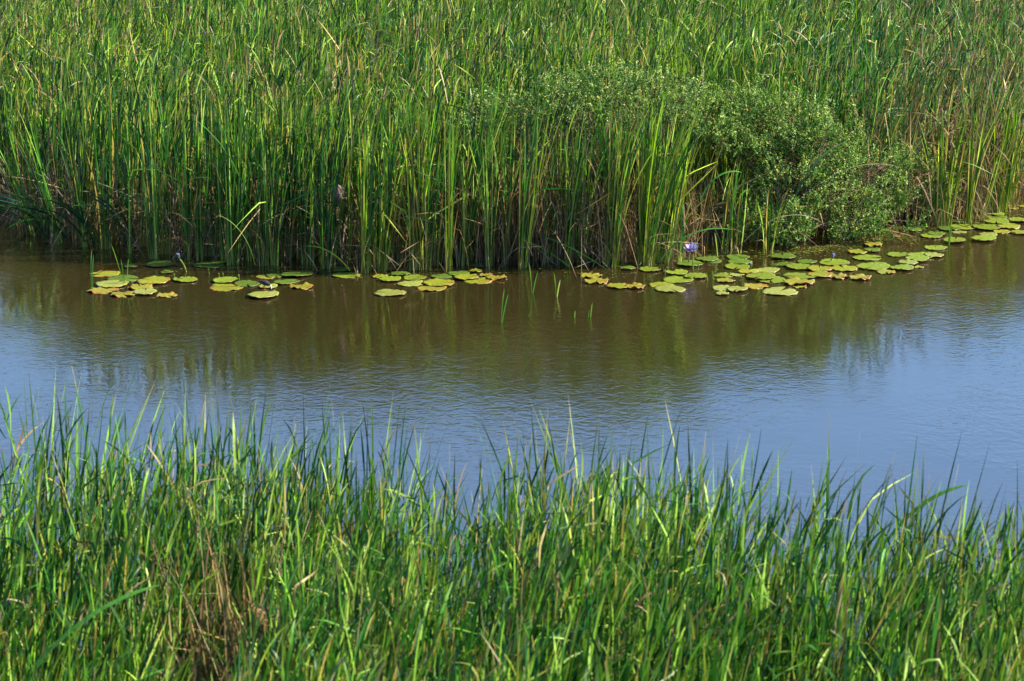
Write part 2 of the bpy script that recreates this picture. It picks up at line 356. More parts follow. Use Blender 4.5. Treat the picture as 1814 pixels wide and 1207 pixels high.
# first row: clumps one can point at (photo x, y of the root, leaves, height, lean, tone)
ORD = ['first', 'second', 'third', 'fourth', 'fifth', 'sixth', 'seventh', 'eighth', 'ninth', 'tenth', 'eleventh', 'twelfth', 'thirteenth', 'fourteenth', 'fifteenth', 'sixteenth', 'seventeenth', 'eighteenth', 'nineteenth', 'twentieth']
CL = [(60, 418, 9, 1.5, -.35, 0), (105, 432, 10, 1.6, -.30, 0), (150, 438, 9, 1.7, -.1, 0), (186, 441, 10, 1.8, 0, 0), (228, 449, 9, 1.8, .05, 0), (273, 459, 12, 1.9, 0, 0), (293, 449, 8, 1.8, .05, 0),
      (333, 461, 9, 1.8, 0, 0), (351, 461, 9, 1.85, .05, 0), (371, 454, 10, 1.9, .05, 0), (394, 461, 10, 1.8, 0, 0), (413, 469, 11, 1.85, .05, 0), (440, 462, 8, 1.7, -.05, 0), (469, 471, 11, 1.8, 0, 0), (489, 471, 10, 1.75, .05, 0), (513, 461, 11, 1.8, .06, 0),
      (548, 470, 9, 1.6, .02, 0), (580, 476, 13, 1.7, .03, 0), (595, 469, 10, 1.7, .1, 0), (646, 484, 14, 1.75, .02, 1), (667, 476, 13, 1.8, .06, 1), (681, 481, 13, 1.8, .08, 1), (734, 479, 13, 1.8, .05, 1), (749, 479, 12, 1.75, -.05, 1), (772, 470, 8, 1.6, .1, 0),
      (796, 481, 14, 1.8, .03, 1), (823, 471, 11, 1.7, .08, 0), (866, 472, 10, 1.6, .02, 0), (895, 466, 11, 1.75, .06, 0), (925, 475, 13, 1.8, .1, 1), (969, 465, 9, 1.6, .06, 0), (1005, 470, 12, 1.7, .08, 0), (1028, 466, 10, 1.65, .1, 0),
      (1075, 470, 14, 1.8, .05, 0), (1089, 474, 15, 1.85, .08, 1), (1136, 469, 16, 1.85, .04, 2), (1147, 471, 15, 1.9, .12, 2), (1166, 466, 13, 1.8, .15, 1), (1182, 467, 12, 1.7, .12, 2), (1204, 466, 5, 1.5, .04, 2),
      (1281, 448, 8, 1.1, .08, 0), (1301, 448, 7, 1.0, .02, 0), (1361, 450, 9, .8, .05, 1), (1661, 400, 11, 1.3, -.02, 2), (1677, 399, 12, 1.35, .1, 2), (1716, 396, 14, 1.4, .06, 2), (1741, 390, 6, 1.1, .25, 1), (1767, 378, 11, 1.4, .06, 2), (1779, 375, 10, 1.4, .1, 2), (1795, 368, 11, 1.4, .03, 2)]
segs_ = [(0, 215, 'left of the thin shoots'), (215, 320, 'between thin shoots and closed blue lily'), (320, 475, 'between closed blue lily and black chick'),
         (475, 690, 'between black chick and lone round pad'), (690, 895, 'between lone round pad and forked shoot'), (895, 1060, 'between forked shoot and brown pads'),
         (1060, 1220, 'between brown pads and open violet lily'), (1220, 1500, 'under the leafy shrub'), (1600, 1900, 'beyond the leafy shrub')]
cnt = {}
for i, (px, py, n, h, lean, tone) in enumerate(CL):
    p = P(px, py); sg = next(s for s in segs_ if s[0] <= px < s[1]); k = cnt.get(sg[2], 0); cnt[sg[2]] = k + 1
    look = ['dark', 'bright', 'yellow-green'][tone] + (' leaning' if abs(lean) > .14 else '') + (' narrow' if n < 9 else '')
    hue = np.array([[1.0, 1.1, 1.2]]) if tone == 0 else np.array([[1.6, 1.4, 1.1]]) if tone == 1 else np.array([[2.3, 1.75, 1.1]])  # tone puts left-hand shade and sun farther right into the leaf colour
    rr = np.random.default_rng(100 + i)
    cattail('cattail_clump', p.x, p.y, -.02, rr, int(n * 1.55), h * (1.08 + .04 * (907 < px < 1215)), .055, .085, 0 if lean >= 0 else math.pi, abs(lean), .0165,
            f'{look} cattail clump, {ORD[k]} from the left {sg[2]}', 'cattail clumps standing along the far waterline', ndry=int(rr.integers(3, 9)), yell=.08 + .12 * tone, hue=hue, dryh=.55, mess=.6, upper=5)
# stems that cover the gaps in the waterline row
# fallen leaves of the left corner
for i, (px, py, L, azd, th) in enumerate([(120, 430, 1.3, 205, 62), (175, 440, 1.2, 215, 50), (60, 405, 1.0, 190, 70), (90, 425, .9, 235, 45), (230, 445, 1.0, 220, 40)]):
    p = P(px, py); rr = np.random.default_rng(300 + i); G = Geo(); n = 6
    G.add(*blades(rr.normal(0, .05, (n, 3)) + (0, 0, .05), L * rr.uniform(.7, 1.1, n), R(th - 35) + rr.normal(0, .1, n), R(60) + rr.normal(0, .2, n), R(azd) + rr.normal(0, .3, n), .026, rr.uniform(0, 3, n), rr.normal(0, .5, n), pick(rr, GREEN[:4], n) * (.8, .9, 1.2), 9, .12, power=1.0))
    o = G.build('collapsed_cattail', M_blade); o.location = (p.x, p.y, .02)
    tag(o, ['flattened cattail leaves drooping furthest over the dark left water', 'flattened cattail leaves bent toward the water just left of the thin shoots', 'collapsed cattail leaves nearest the blue lily in the left corner', 'short collapsed leaf bunch under the flattened leaves at the left', 'drooping cattail leaves hanging just behind the paired thin shoots'][i], 'cattail', 'collapsed cattails in the left corner')

# single long arching leaves that stand out
def single(name, px, py, z0, L, azd, th0, bendd, width, col, label, cat, power=1.5, y_off=0., group=None, mat=None, kt=None, ka=None, n=1):
    p = P(px, py, z0); p.y += y_off
    rr = np.random.default_rng(int(px * 7 + py)); G = Geo()
    G.add(*blades(rr.normal(0, .012, (n, 3)) * (n > 1), L * (1 - .1 * np.arange(n)), R(th0) + .12 * np.arange(n), R(bendd), R(azd), width, rr.uniform(.2, .9, n), rr.normal(0, 1.2, n), col, 14, .1, power=power,
                  kink_t=None if kt is None else np.full(n, kt), kink_a=None if kt is None else np.full(n, R(ka))))
    o = G.build(name, mat or M_blade); o.location = p
    return tag(o, label, cat, group)
gB, gY, gD, gW = (.05, .17, .02), (.10, .19, .02), (.02, .09, .02), (.22, .19, .13)
AL = 'long single leaves arching out of the reeds'
single('arching_leaf', 1172, 460, .25, 0.95, 0, 25, 75, .018, gB, 'long green leaf arching above the open violet lily', 'cattail leaf', group=AL, power=.9)
single('arching_leaf', 1230, 330, 1.2, .6, 10, 20, 85, .019, gB, 'green leaf arching from the reeds into the dark gap beside the shrub', 'cattail leaf', group=AL, y_off=-.9)
single('arching_leaf', 620, 480, .3, .62, 185, 35, 60, .013, gY, 'yellow-green leaf arching leftwards above the water right of the black chick', 'cattail leaf', group=AL)
single('arching_leaf', 452, 470, .25, .75, 165, 12, 60, .013, gY, 'pale yellow leaf bending down beside the black chick', 'cattail leaf', group=AL)
single('arching_leaf', 1010, 474, .05, .7, 195, 50, 20, .026, gD, 'dark green leaf slanting low over the water left of the brown curled pads', 'cattail leaf', group=AL)
single('arching_leaf', 1075, 478, .05, .8, 180, 55, 15, .02, gD, 'straight dark leaf slanting across the stalks beside the brown curled pads', 'cattail leaf', group=AL)
single('arching_leaf', 165, 365, .2, .45, 10, 45, 40, .035, gY, 'pair of pale bent leaves catching the sun in the shaded left reeds', 'cattail leaf', group=AL, y_off=-1.2, n=2)
single('arching_leaf', 1385, 330, .9, 1.0, 25, 25, 50, .018, gD, 'dark green blade crossing the middle of the leafy shrub', 'cattail leaf', group=AL, y_off=-1.1)
single('dry_stalk', 1400, 330, 1.0, 1.25, -5, 45, 60, .010, gW, 'bleached stalk arching rightwards over the leafy shrub', 'dead reed', group='bleached dead stalks that stand out', mat=M_dry, y_off=-.9)
single('dry_stalk', 1305, 400, .8, .95, -10, 40, 80, .010, gW, 'thin tan stalk arching down in front of the leafy shrub', 'dead reed', group='bleached dead stalks that stand out', mat=M_dry, y_off=-.9)
single('dry_stalk', 282, 430, .3, .75, 5, 5, 60, .010, gW, 'white bent stalk hooking above the leaning closed blue lily', 'dead reed', group='bleached dead stalks that stand out', mat=M_dry, kt=.55, ka=80)
single('dry_stalk', 1085, 466, .0, .75, 160, 35, 5, .022, (.4, .33, .25), 'grey-tan stalk leaning diagonally left of the bright clumps', 'dead reed', group='bleached dead stalks that stand out', mat=M_dry)
single('dry_stalk', 1700, 330, 1.0, .9, 0, 30, 100, .010, gW, 'bleached stalk curling over at the right end of the shrub', 'dead reed', group='bleached dead stalks that stand out', mat=M_dry, y_off=-1.)
single('dry_stalk', 1240, 452, .02, .55, 180, 48, 0, .018, (.36, .24, .12), 'brown stalk leaning behind the open violet lily', 'dead reed', group='bleached dead stalks that stand out', mat=M_dry)
single('dry_stalk', 1760, 390, .02, .95, 170, 58, 5, .022, (.5, .40, .24), 'tan stalk slanting between the far right clumps', 'dead reed', group='bleached dead stalks that stand out', mat=M_dry)
for i, (px, py, L, azd) in enumerate([(1622, 434, .75, 150), (1600, 430, .65, 125), (1643, 424, .8, 172)]):
    single('fallen_stalk', px, py, .01, L * .8, azd, 48 + 13 * i, 8, .014, (.20, .12, .06), ['russet stalk with its foot in the water, closest to the shrub', 'russet stalk lying behind the foremost one beside the shrub', 'long russet stalk lying almost flat beside the shrub'][i], 'dead reed', group='russet stalks fallen beside the shrub', mat=M_dry, n=2)

# ------------------------------------------------------------------ shrubs
def shrub(name, lumps, roots, seed, tips_per, leaf, label, cols):
    r = np.random.default_rng(seed); e = empty(name, roots[0]); tag(e, label, 'shrub')
    o = np.array(roots[0]); TP, TD = [], []
    for (x, y, z, rx, ry, rz) in lumps:
        n = int(tips_per * (rx * ry * rz) ** .5 / .32)
        v = r.normal(0, 1, (n, 3)); v /= np.linalg.norm(v, axis=1)[:, None]
        rad = r.uniform(.45, 1.0, n) ** .55 * np.where(r.random(n) < .09, r.uniform(1.05, 1.35, n), 1)
        wob = 1 + .30 * np.sin(v[:, 0] * 9 + x * 3) * np.sin(v[:, 2] * 8 + 1.3 + x)
        p = v * (rad * wob)[:, None] * (rx, ry, rz) + (x, y, z); TP.append(p); TD.append(v * .7 + (0, 0, .8))
    TP = np.concatenate(TP); TD = np.concatenate(TD); k = (TP[:, 2] > .03) & (vnoise(TP[:, 0] * 9, TP[:, 2] * 9 + TP[:, 1] * 5, seed) > -.42); TP, TD = TP[k], TD[k]
    TD += r.normal(0, .5, TD.shape); TD /= np.linalg.norm(TD, axis=1)[:, None]
    # sprigs: a twig with alternating leaves
    nl = 15; N = len(TP) * nl
    s = np.tile(np.linspace(-.5, .5, nl), len(TP)); L = np.repeat(r.uniform(.08, .24, len(TP)), nl)
    D = np.repeat(TD, nl, 0); c = np.repeat(TP, nl, 0) + D * (s * L)[:, None]
    a = r.normal(0, 1, (N, 3)) + D * .5; a /= np.linalg.norm(a, axis=1)[:, None]
    b = np.cross(a, r.normal(0, 1, (N, 3))); b /= np.linalg.norm(b, axis=1)[:, None]
    ls = leaf * r.uniform(.6, 1.3, N); wd = ls * .34; nn = np.cross(a, b)
    V = np.stack([c, c + a * (ls * .45)[:, None] + b * wd[:, None] + nn * (ls * .1)[:, None], c + a * ls[:, None], c + a * (ls * .45)[:, None] - b * wd[:, None] + nn * (ls * .1)[:, None]], 1)
    Q = np.arange(N * 4).reshape(N, 4)
    col = np.repeat(cols[r.integers(0, len(cols), len(TP))] * .8 * r.uniform(.75, 1.2, (len(TP), 1)), nl, 0) * r.uniform(.85, 1.15, (N, 1))
    yl = r.random(N) < .03; col[yl] = (.45, .32, .08)
    np_mesh('foliage', V.reshape(-1, 3) - o, Q, M_shrub, np.repeat(col, 4, 0), e)
    G = Geo()
    for i in r.permutation(len(TP))[:520]:
        rt = np.array(roots[r.integers(0, len(roots))]); t = np.linspace(0, 1, 6)[:, None]; tp = TP[i]
        if np.linalg.norm(tp - rt) > 2.0 and r.random() < .6: continue
        mid = (rt + tp) / 2 + (0, 0, .25) + r.normal(0, .1, 3)
        path = (1 - t) ** 2 * rt + 2 * t * (1 - t) * mid + t * t * tp
        rad0 = r.uniform(.003, .009); V_, Q_ = tube(path - o, np.linspace(rad0, .0018, 6), 4); G.add(V_, Q_, pick(r, np.array([(.20, .13, .08), (.33, .24, .16), (.12, .09, .05)]), 1)[0])
    G.build('branches', M_twig, e)
    return e
SC = np.array([(.09, .20, .035), (.16, .29, .06), (.24, .38, .09), (.06, .14, .03), (.34, .46, .15), (.035, .10, .02)])
def roots(ls, m): return [(ls[i][0], ls[i][1] + .2, 0.0) for i in m]
shrub('leafy_shrub', SHRUB_A, roots(SHRUB_A, [3, 4, 5, 7, 0]), 41, 620, .026, 'big small-leaved green shrub spilling over the lily pads at the far waterline', SC)
shrub('sprawling_shrub', SHRUB_B, roots(SHRUB_B, [0, 1, 2, 3]), 42, 420, .027, 'low grey-green shrub half hidden behind the tall cattail stalks left of the big shrub', SC * (1.05, 1.0, 1.1))

# ------------------------------------------------------------------ lily pads
PADS = [(186,485,54,'y'),(218,493,54,'g'),(198,502,58,'p'),(271,496,58,'y'),(183,515,56,'o'),(217,521,44,'o'),(249,508,46,'o'),(258,516,46,'p'),(296,523,40,'o'),(328,495,46,'G'),
 (281,467,46,'g'),(232,471,24,'g'),(371,469,56,'g'),(387,464,30,'g'),(296,481,24,'g'),(399,496,46,'G'),(400,509,60,'y'),(438,502,50,'g'),(474,506,36,'p'),(466,521,60,'p'),(471,490,38,'y'),(487,488,34,'g'),
 (503,499,40,'g'),(520,485,46,'g'),(515,498,34,'g'),(534,507,44,'o'),(534,484,44,'g'),(608,476,36,'g'),(613,488,52,'G'),(673,489,30,'y'),(691,494,42,'G'),(709,484,36,'g'),(735,492,43,'G'),(727,502,50,'p'),
 (691,518,57,'p'),(778,500,56,'y'),(764,510,58,'o'),(781,489,40,'g'),(812,484,40,'g'),(825,490,44,'y'),(847,497,54,'y'),(861,487,26,'o'),(879,491,38,'o'),(841,479,26,'y'),(845,469,38,'g'),
 (1047,487,42,'o'),(1056,497,44,'o'),(1112,474,28,'g'),(1100,471,28,'g'),(1152,477,40,'G'),(1199,482,42,'G'),(1221,466,48,'g'),(1201,496,56,'G'),(1232,489,44,'G'),(1095,506,40,'y'),(1126,506,36,'o'),(1172,505,48,'y'),(1186,511,60,'p'),
 (1252,458,42,'g'),(1307,455,44,'g'),(1262,462,34,'g'),(1306,472,46,'G'),(1310,463,44,'g'),(1324,480,40,'y'),(1281,488,36,'G'),(1305,486,28,'p'),(1285,496,34,'y'),(1348,489,56,'G'),(1364,496,58,'G'),
 (1283,510,48,'p'),(1280,519,26,'p'),(1306,511,40,'p'),(1339,507,46,'o'),(1382,516,64,'p'),(1418,489,62,'G'),(1415,498,56,'o'),(1417,508,26,'o'),(1359,478,46,'p'),(1415,472,48,'G'),(1387,453,48,'g'),(1389,468,38,'g'),
 (1430,463,36,'g'),(1452,475,46,'y'),(1452,485,46,'y'),(1478,465,54,'G'),(1495,475,50,'y'),(1485,489,38,'o'),(1523,490,42,'o'),(1535,457,52,'G'),(1547,472,60,'G'),(1598,474,44,'G'),(1609,464,38,'p'),
 (1592,451,44,'G'),(1632,452,52,'G'),(1655,451,38,'p'),(1625,458,42,'G'),(1628,473,18,'y'),(1569,481,36,'y'),(1519,445,36,'y'),(1545,442,30,'g'),(1657,439,44,'G'),(1649,418,38,'G'),(1659,413,34,'g'),
 (1691,425,44,'G'),(1699,411,28,'p'),(1706,402,50,'G'),(1682,404,42,'g'),(1742,422,48,'G'),(1749,415,36,'p'),(1775,410,34,'y'),(1749,402,52,'G'),(1765,392,48,'G'),(1767,385,38,'g'),(1763,379,34,'G'),
 (1787,400,40,'y'),(1805,389,38,'G'),(1786,367,38,'y'),(1812,365,28,'y'),(1808,411,36,'y'),(1694,372,26,'g'),(1696,392,32,'g'),(1618,406,32,'g'),(1545,432,36,'o'),(1737,371,26,'g')]
RAFTS = [(0, 312, 'in the raft around the thin shoots'), (312, 350, 'beside the closed blue lily'), (350, 425, 'just left of the black chick'), (425, 570, 'around or right of the black chick'),
         (570, 660, 'alone left of the middle raft'), (660, 805, 'in the middle raft'), (805, 900, 'just above the forked water shoot'),
         (900, 1075, 'right of the lone water shoots'), (1075, 1245, 'around the open violet lily'), (1245, 1345, 'around the fat pale bud'), (1345, 1400, 'among big overlapping pads below shrub'),
         (1400, 1505, 'around the half-open violet lily'), (1505, 1585, 'under the lowest shrub branches'), (1585, 1672, 'beside the russet fallen stalks'), (1672, 1760, 'around the right-hand bright clump'), (1760, 1900, 'by the last clumps at far right')]
PC = {'g': ('dark green', (.065, .115, .012), (.07, .09, .012)), 'G': ('bright green', (.125, .175, .014), (.125, .14, .015)), 'p': ('pale green', (.18, .205, .042), (.19, .16, .025)), 'y': ('yellow-green', (.17, .19, .015), (.20, .11, .012)), 'o': ('orange-brown frilled', (.18, .17, .018), (.20, .085, .008))}  # darker green also carries bank shade, bright green sun, in the pad colour
def pad(i, px, py, wpx, c, label):
    r = np.random.default_rng(500 + i); z = .005 + .007 * (i % 4); p = P(px, py, z)
    rad = wpx / 2 / (F / (Vector((p.x, p.y, p.z - H)).length)) * 1.0
    na, nr = 44, 7; rot = r.uniform(0, 6.28); gap = r.uniform(.05, .16); name, c0, c1 = PC[c]; c0, c1 = np.array(c0), np.array(c1)
    c0 = c0 * r.uniform(.85, 1.12); frill = {'o': .07, 'y': .035, 'p': .03}.get(c, .02); curl = {'o': .012, 'y': .005, 'p': .0035}.get(c, .0025)
    V, C = [], []; lump_ = r.uniform(0, 6.28, 4); burn = r.uniform(.15, .42) if c in 'oy' else .12
    ell = r.uniform(.88, 1.0)
    for lay in (0, 1):
        for j in range(nr + 1):
            t = j / nr
            for k in range(na + 1):
                th = gap + (2 * math.pi - 2 * gap) * k / na
                rr = rad * t * (1 + .035 * math.sin(3 * th + lump_[0]) + (t ** 4) * frill * (.5 * math.sin(11 * th + lump_[1]) + .5 * math.sin(19 * th + lump_[2])) + (t ** 6) * r.normal(0, frill * .22))
                zz = curl * t ** 3 * (math.sin(4 * th + lump_[3]) + .7 * math.sin(9 * th + lump_[0])) + .004 * math.sin(2 * th + lump_[1]) * t + (.0022 * math.cos(13 * (th)) * t)
                if c == 'G' and t > .9: zz += .006
                zz = max(zz, -z + .0015) if lay == 0 else max(zz, -z + .0015) - .004
                V.append((rr * math.cos(th), rr * ell * math.sin(th), zz))
                vein = .80 + .26 * abs(math.cos(6.5 * th)) ** .5
                b = np.clip((t - (1 - burn * (.6 + .6 * math.sin(2 * th + lump_[2]))) ) / .25, 0, 1) * (1 if c in 'oy' else .5)
                cc = (c0 * vein * (1 - b) + c1 * b) if lay == 0 else np.array((.16, .06, .03))
                if t < .12: cc = cc * .7 + np.array((.15, .15, .05)) * .3
                C.append(cc)
    K = (nr + 1) * (na + 1); Q = []
    g = lambda L, j, k: L * K + j * (na + 1) + k
    for j in range(nr):
        for k in range(na):
            Q.append((g(0, j, k), g(0, j + 1, k), g(0, j + 1, k + 1), g(0, j, k + 1))); Q.append((g(1, j, k), g(1, j, k + 1), g(1, j + 1, k + 1), g(1, j + 1, k)))
    for k in range(na): Q.append((g(0, nr, k), g(1, nr, k), g(1, nr, k + 1), g(0, nr, k + 1)))
    o = np_mesh('lily_pad', V, Q, M_pad, np.array(C)); o.location = p; o.rotation_euler = (r.normal(0, .012), r.normal(0, .012), rot)
    return tag(o, label, 'lily pad', 'water lily pads floating along the far bank')
byr = {}
for i, q in enumerate(PADS):
    k = next(j for j, s in enumerate(RAFTS) if s[0] <= q[0] < s[1]); byr.setdefault((k, q[3]), []).append((q[0], q[1], i))
LAB = {}
for (k, c), lst in byr.items():
    lst.sort()
    for m, (x, y, i) in enumerate(lst):
        sz = 'small ' if PADS[i][2] < 32 else 'broad ' if PADS[i][2] > 50 else ''
        nm = PC[c][0]
        LAB[i] = f'{sz}{nm} lily pad, ' + ('' if len(lst) == 1 else f'{ORD[m]} such from left ') + RAFTS[k][2]
for i, q in enumerate(PADS): pad(i, *q, LAB[i])

# ------------------------------------------------------------------ floating scraps and duckweed along the bank
r = np.random.default_rng(77); nS = 2600; x = np.concatenate([r.uniform(2.2, 7.5, 2000), r.uniform(-6, 2.2, 600)]); y = bank(x) - np.abs(r.normal(0, .33, nS)) + .1
x += .25 * vnoise(x * 4, y * 4, 78); a = r.uniform(0, 6.28, nS); sz = r.uniform(.005, .016, nS) * np.where(r.random(nS) < .05, 2, 1)
kk = np.arange(6) * math.pi / 3; ang = a[:, None] + kk[None]; el = r.uniform(.4, 1, nS)[:, None]
V = np.stack([x[:, None] + sz[:, None] * np.cos(ang), y[:, None] + sz[:, None] * np.sin(ang) * el, np.full((nS, 6), .004) + r.uniform(0, .003, (nS, 1))], -1).reshape(-1, 3)
b6 = np.arange(nS)[:, None] * 6; Q = np.concatenate([b6 + [0, 1, 2, 3], b6 + [0, 3, 4, 5]])
C = np.repeat(np.array([(.09, .15, .015), (.14, .16, .03), (.20, .15, .06), (.05, .09, .01)])[r.integers(0, 4, nS)], 6, 0)
tag(np_mesh('floating_scraps', V, Q, M_pad, C), 'tiny green and tan plant scraps floating along the far waterline', 'floating scraps', kind='stuff')

# ------------------------------------------------------------------ water lilies
PET = np.array([(.26, .18, .66), (.34, .26, .78), (.46, .38, .86)])
def petals(r, n, L, wd, open_a, z0=0., cols=PET):
    az = np.arange(n) * 2.399 + r.uniform(0, 6); th = open_a * np.linspace(.45, 1.1, n) + r.normal(0, .06, n)
    col = cols[r.integers(0, len(cols), n)]
    # petal outline: narrow at the root, widest at 45 %, pointed
    segs = 7; V, Q, C = [], [], []
    for i in range(n):
        pos = np.array([0, 0, z0]); a = np.array([-math.sin(az[i]), math.cos(az[i]), 0]); Li = L * r.uniform(.85, 1.05)
        for s in range(segs + 1):
            t = s / segs; an = th[i] * (1.15 - .35 * t); T = np.array([math.sin(an) * math.cos(az[i]), math.sin(an) * math.sin(az[i]), math.cos(an)])
            nn = np.cross(T, a)
            if s: pos = pos + T * Li / segs
            ww = wd * (math.sin(math.pi * min(1, t * .92 + .08)) ** .75) * .5
            for u in (-1, 0, 1):
                V.append(pos + a * u * ww + nn * (ww * .35 if u == 0 else 0)); C.append(col[i] * (.75 + .3 * t))
        b = i * (segs + 1) * 3
        for s in range(segs):
            for u in (0, 1): Q.append((b + s * 3 + u, b + s * 3 + u + 1, b + s * 3 + u + 4, b + s * 3 + u + 3))
    return np.array(V), np.array(Q), np.array(C)
def lily(px, py, bx, by, L, n, open_a, label, tilt=(0, 0), scol=(.20, .30, .05), cols=PET, sep=5, grp='blue water lilies'):
    """flower at photo (px,py) on a stem whose foot is at (bx,by)"""
    b = P(bx, by); r = np.random.default_rng(int(px)); sc = F / (Vector((b.x, b.y, -H)).length)
    top = Vector(((px - bx) / sc, -.05, max(.03, (by - py) / sc / math.cos(R(12))) - .0))
    e = empty('water_lily', b); tag(e, label, 'water lily', grp)
    t = np.linspace(0, 1, 8)[:, None]; mid = np.array((top.x * .35, 0, top.z * .55)); tp = np.array(top)
    low = np.array((-.02, .03, -.12)); path = (1 - t) ** 2 * low + 2 * t * (1 - t) * mid + t * t * tp
    G = Geo(); V, Q = tube(path, np.linspace(.0085, .0065, 8), 8); G.add(V, Q, scol); G.build('stem', M_petal, e)
    def put(o): o.location = tp; o.rotation_euler = (R(tilt[0]), R(tilt[1]), 0)
    G = Geo(); G.add(*petals(r, n, L, L * .34, open_a, cols=cols)); put(G.build('petals', M_petal, e))
    G = Geo(); G.add(*petals(r, sep, L * (.98 if sep else 1), L * .36, open_a * 1.16, -.004, cols=np.array([(.16, .26, .05), (.22, .30, .08)]))); put(G.build('sepals', M_petal, e))
    if open_a > .7:
        G = Geo()
        for k in range(26):
            a = k * 2.399; rr = .012 + .002 * (k % 3); V, Q = tube([(math.cos(a) * .006, math.sin(a) * .006, 0), (math.cos(a) * rr, math.sin(a) * rr, L * .25), (math.cos(a) * rr * .8, math.sin(a) * rr * .8, L * .40)], [.0016, .002, .001], 4); G.add(V, Q, (.7, .42, .05))
        put(G.build('stamens', M_petal, e))
    return e
lily(1226, 447, 1230, 477, .135, 24, .95, 'open violet-blue water lily standing tall on its green stem in front of the cattails', (12, -14))
lily(320, 458, 335, 482, .075, 9, .22, 'nearly closed blue water lily leaning left on a slanting stem', (0, -14))
lily(1472, 457, 1472, 463, .075, 11, .35, 'half-open violet water lily low over the pads below the shrub', (5, 25))
lily(1741, 358, 1736, 372, .07, 10, .45, 'small violet water lily between the last clumps at the right', (0, 20))
lily(20, 360, 22, 372, .085, 12, .9, 'blue water lily deep in the shade of the left corner', (10, 0))
WB = np.array([(.55, .55, .62), (.40, .42, .75), (.62, .62, .5)])
lily(1329, 474, 1329, 477, .07, 9, .25, 'fat white-blue lily bud sitting between the pads left of the shrub', (0, 8), cols=WB)
lily(1178, 485, 1178, 487, .045, 6, .25, 'small white-tipped lily bud just left of the open violet lily', (0, -10), cols=WB, grp='closed lily buds')
GB = np.array([(.22, .36, .06), (.30, .42, .10)])
for (px, py, bx, by, L, lab) in [(1236, 474, 1236, 482, .06, 'green lily bud on a short stem right beside the open violet lily'), (310, 491, 310, 493, .045, 'pale green lily bud at the pad under the leaning closed blue lily'),
        (371, 481, 371, 486, .05, 'green lily bud on its own in front of the big dark pad'), (389, 490, 390, 493, .04, 'left one of two close lily buds behind the group left of the black chick'),
        (396, 489, 396, 492, .04, 'right one of two close lily buds behind the group left of the black chick'), (424, 492, 424, 497, .05, 'pale upright bud between the pads just left of the black chick'), (834, 450, 834, 462, .05, 'green lily bud standing at the dark stems behind the raft beside the forked water shoot')]:
    lily(px, py, bx, by, L, 5, .14, lab, (0, (px % 7) - 3), cols=GB, sep=3, grp='closed lily buds')

# ------------------------------------------------------------------ thin shoots in the open water
def shoot(px, py, spec, label, group='thin green shoots rising from the open water'):
    p = P(px, py); e = empty('water_shoot', p); tag(e, label, 'water plant', group)
    for k, (dx, L, th, c) in enumerate(spec):
        G = Geo(); rr = np.random.default_rng(int(px) + k)
        G.add(*blades([(dx / 150., 0, -.05)], L + .05, abs(R(th)), R(6), 0 if th >= 0 else math.pi, .017, .5, .4, np.array(c) * 1.5, 8, .15)); G.build('leaf', M_blade, e)
shoot(162, 513, [(0, .46, 0, gY), (2, .40, 1, gB)], 'pair of upright thin shoots at the left end of the lily pad raft')
shoot(221, 505, [(0, .50, -12, gY), (0, .30, -3, gB), (4, .31, 2, gY)], 'three thin shoots, the tallest leaning left, over the left pad raft')
shoot(888, 573, [(0, .38, 2, gY), (0, .33, 9, gB)], 'forked bright shoot alone in the open water, nearest to the camera')
shoot(943, 520, [(0, .36, -3, gY), (0, .26, 9, gB)], 'forked pale shoot just right of the tall forked one near the clumps')
shoot(986, 526, [(0, .28, -3, gY), (0, .20, 7, (.4, .4, .1))], 'short thin shoot left of the brown curled pads')
shoot(1046, 562, [(0, .16, 3, gY), (-3, .08, 0, gY)], 'tiny shoot rising in open water below the brown curled pads')
shoot(1018, 563, [(0, .08, 0, gY)], 'stub of a shoot barely breaking the water left of the tiny shoot')
shoot(1255, 497, [(0, .10, -8, gY)], 'leaning pale leaf tip between pads right of the open violet lily')
shoot(1265, 496, [(0, .12, -6, gY)], 'second leaning pale leaf tip, next to the bright pad edge')
shoot(1272, 455, [(0, .30, -5, (.3, .42, .15))], 'single straight pale stem in the dark gap left of the shrub')
shoot(1680, 434, [(0, .26, 1, gB), (1, .2, 4, gY)], 'thin green shoots standing before the pads at the right clumps')

# ------------------------------------------------------------------ the chick
def skin_body(name, joints, edges, parent, mat, color, lev=2):
    me = bpy.data.meshes.new(name); me.from_pydata([j[:3] for j in joints], edges, []); o = bpy.data.objects.new(name, me); link(o)
    s = o.modifiers.new('s', 'SKIN'); s.use_smooth_shade = True
    for v, j in zip(me.skin_vertices[0].data, joints): v.radius = (j[3], j[4])
    me.skin_vertices[0].data[0].use_root = True
    u = o.modifiers.new('u', 'SUBSURF'); u.levels = u.render_levels = lev
    dg = bpy.context.evaluated_depsgraph_get(); m2 = bpy.data.meshes.new_from_object(o.evaluated_get(dg)); bpy.data.objects.remove(o)
    ca = m2.color_attributes.new('tint', 'FLOAT_COLOR', 'POINT'); co = np.array([v.co[:] for v in m2.vertices]); C = np.ones((len(co), 4), np.float32); C[:, :3] = [color(c) for c in co]
    ca.data.foreach_set('color', C.ravel()); m2.materials.clear(); m2.materials.append(mat)
    for p in m2.polygons: p.use_smooth = True
    o2 = bpy.data.objects.new(name, m2); return link(o2, parent)
cp = P(470, 517.5, .0); ch = empty('waterbird_chick', (cp.x, cp.y, .022)); tag(ch, 'small black waterbird chick bending its head to the pads it stands on', 'bird')
blk = lambda c: (.012, .013, .018) if c[0] > -.075 else (.02, .02, .022)
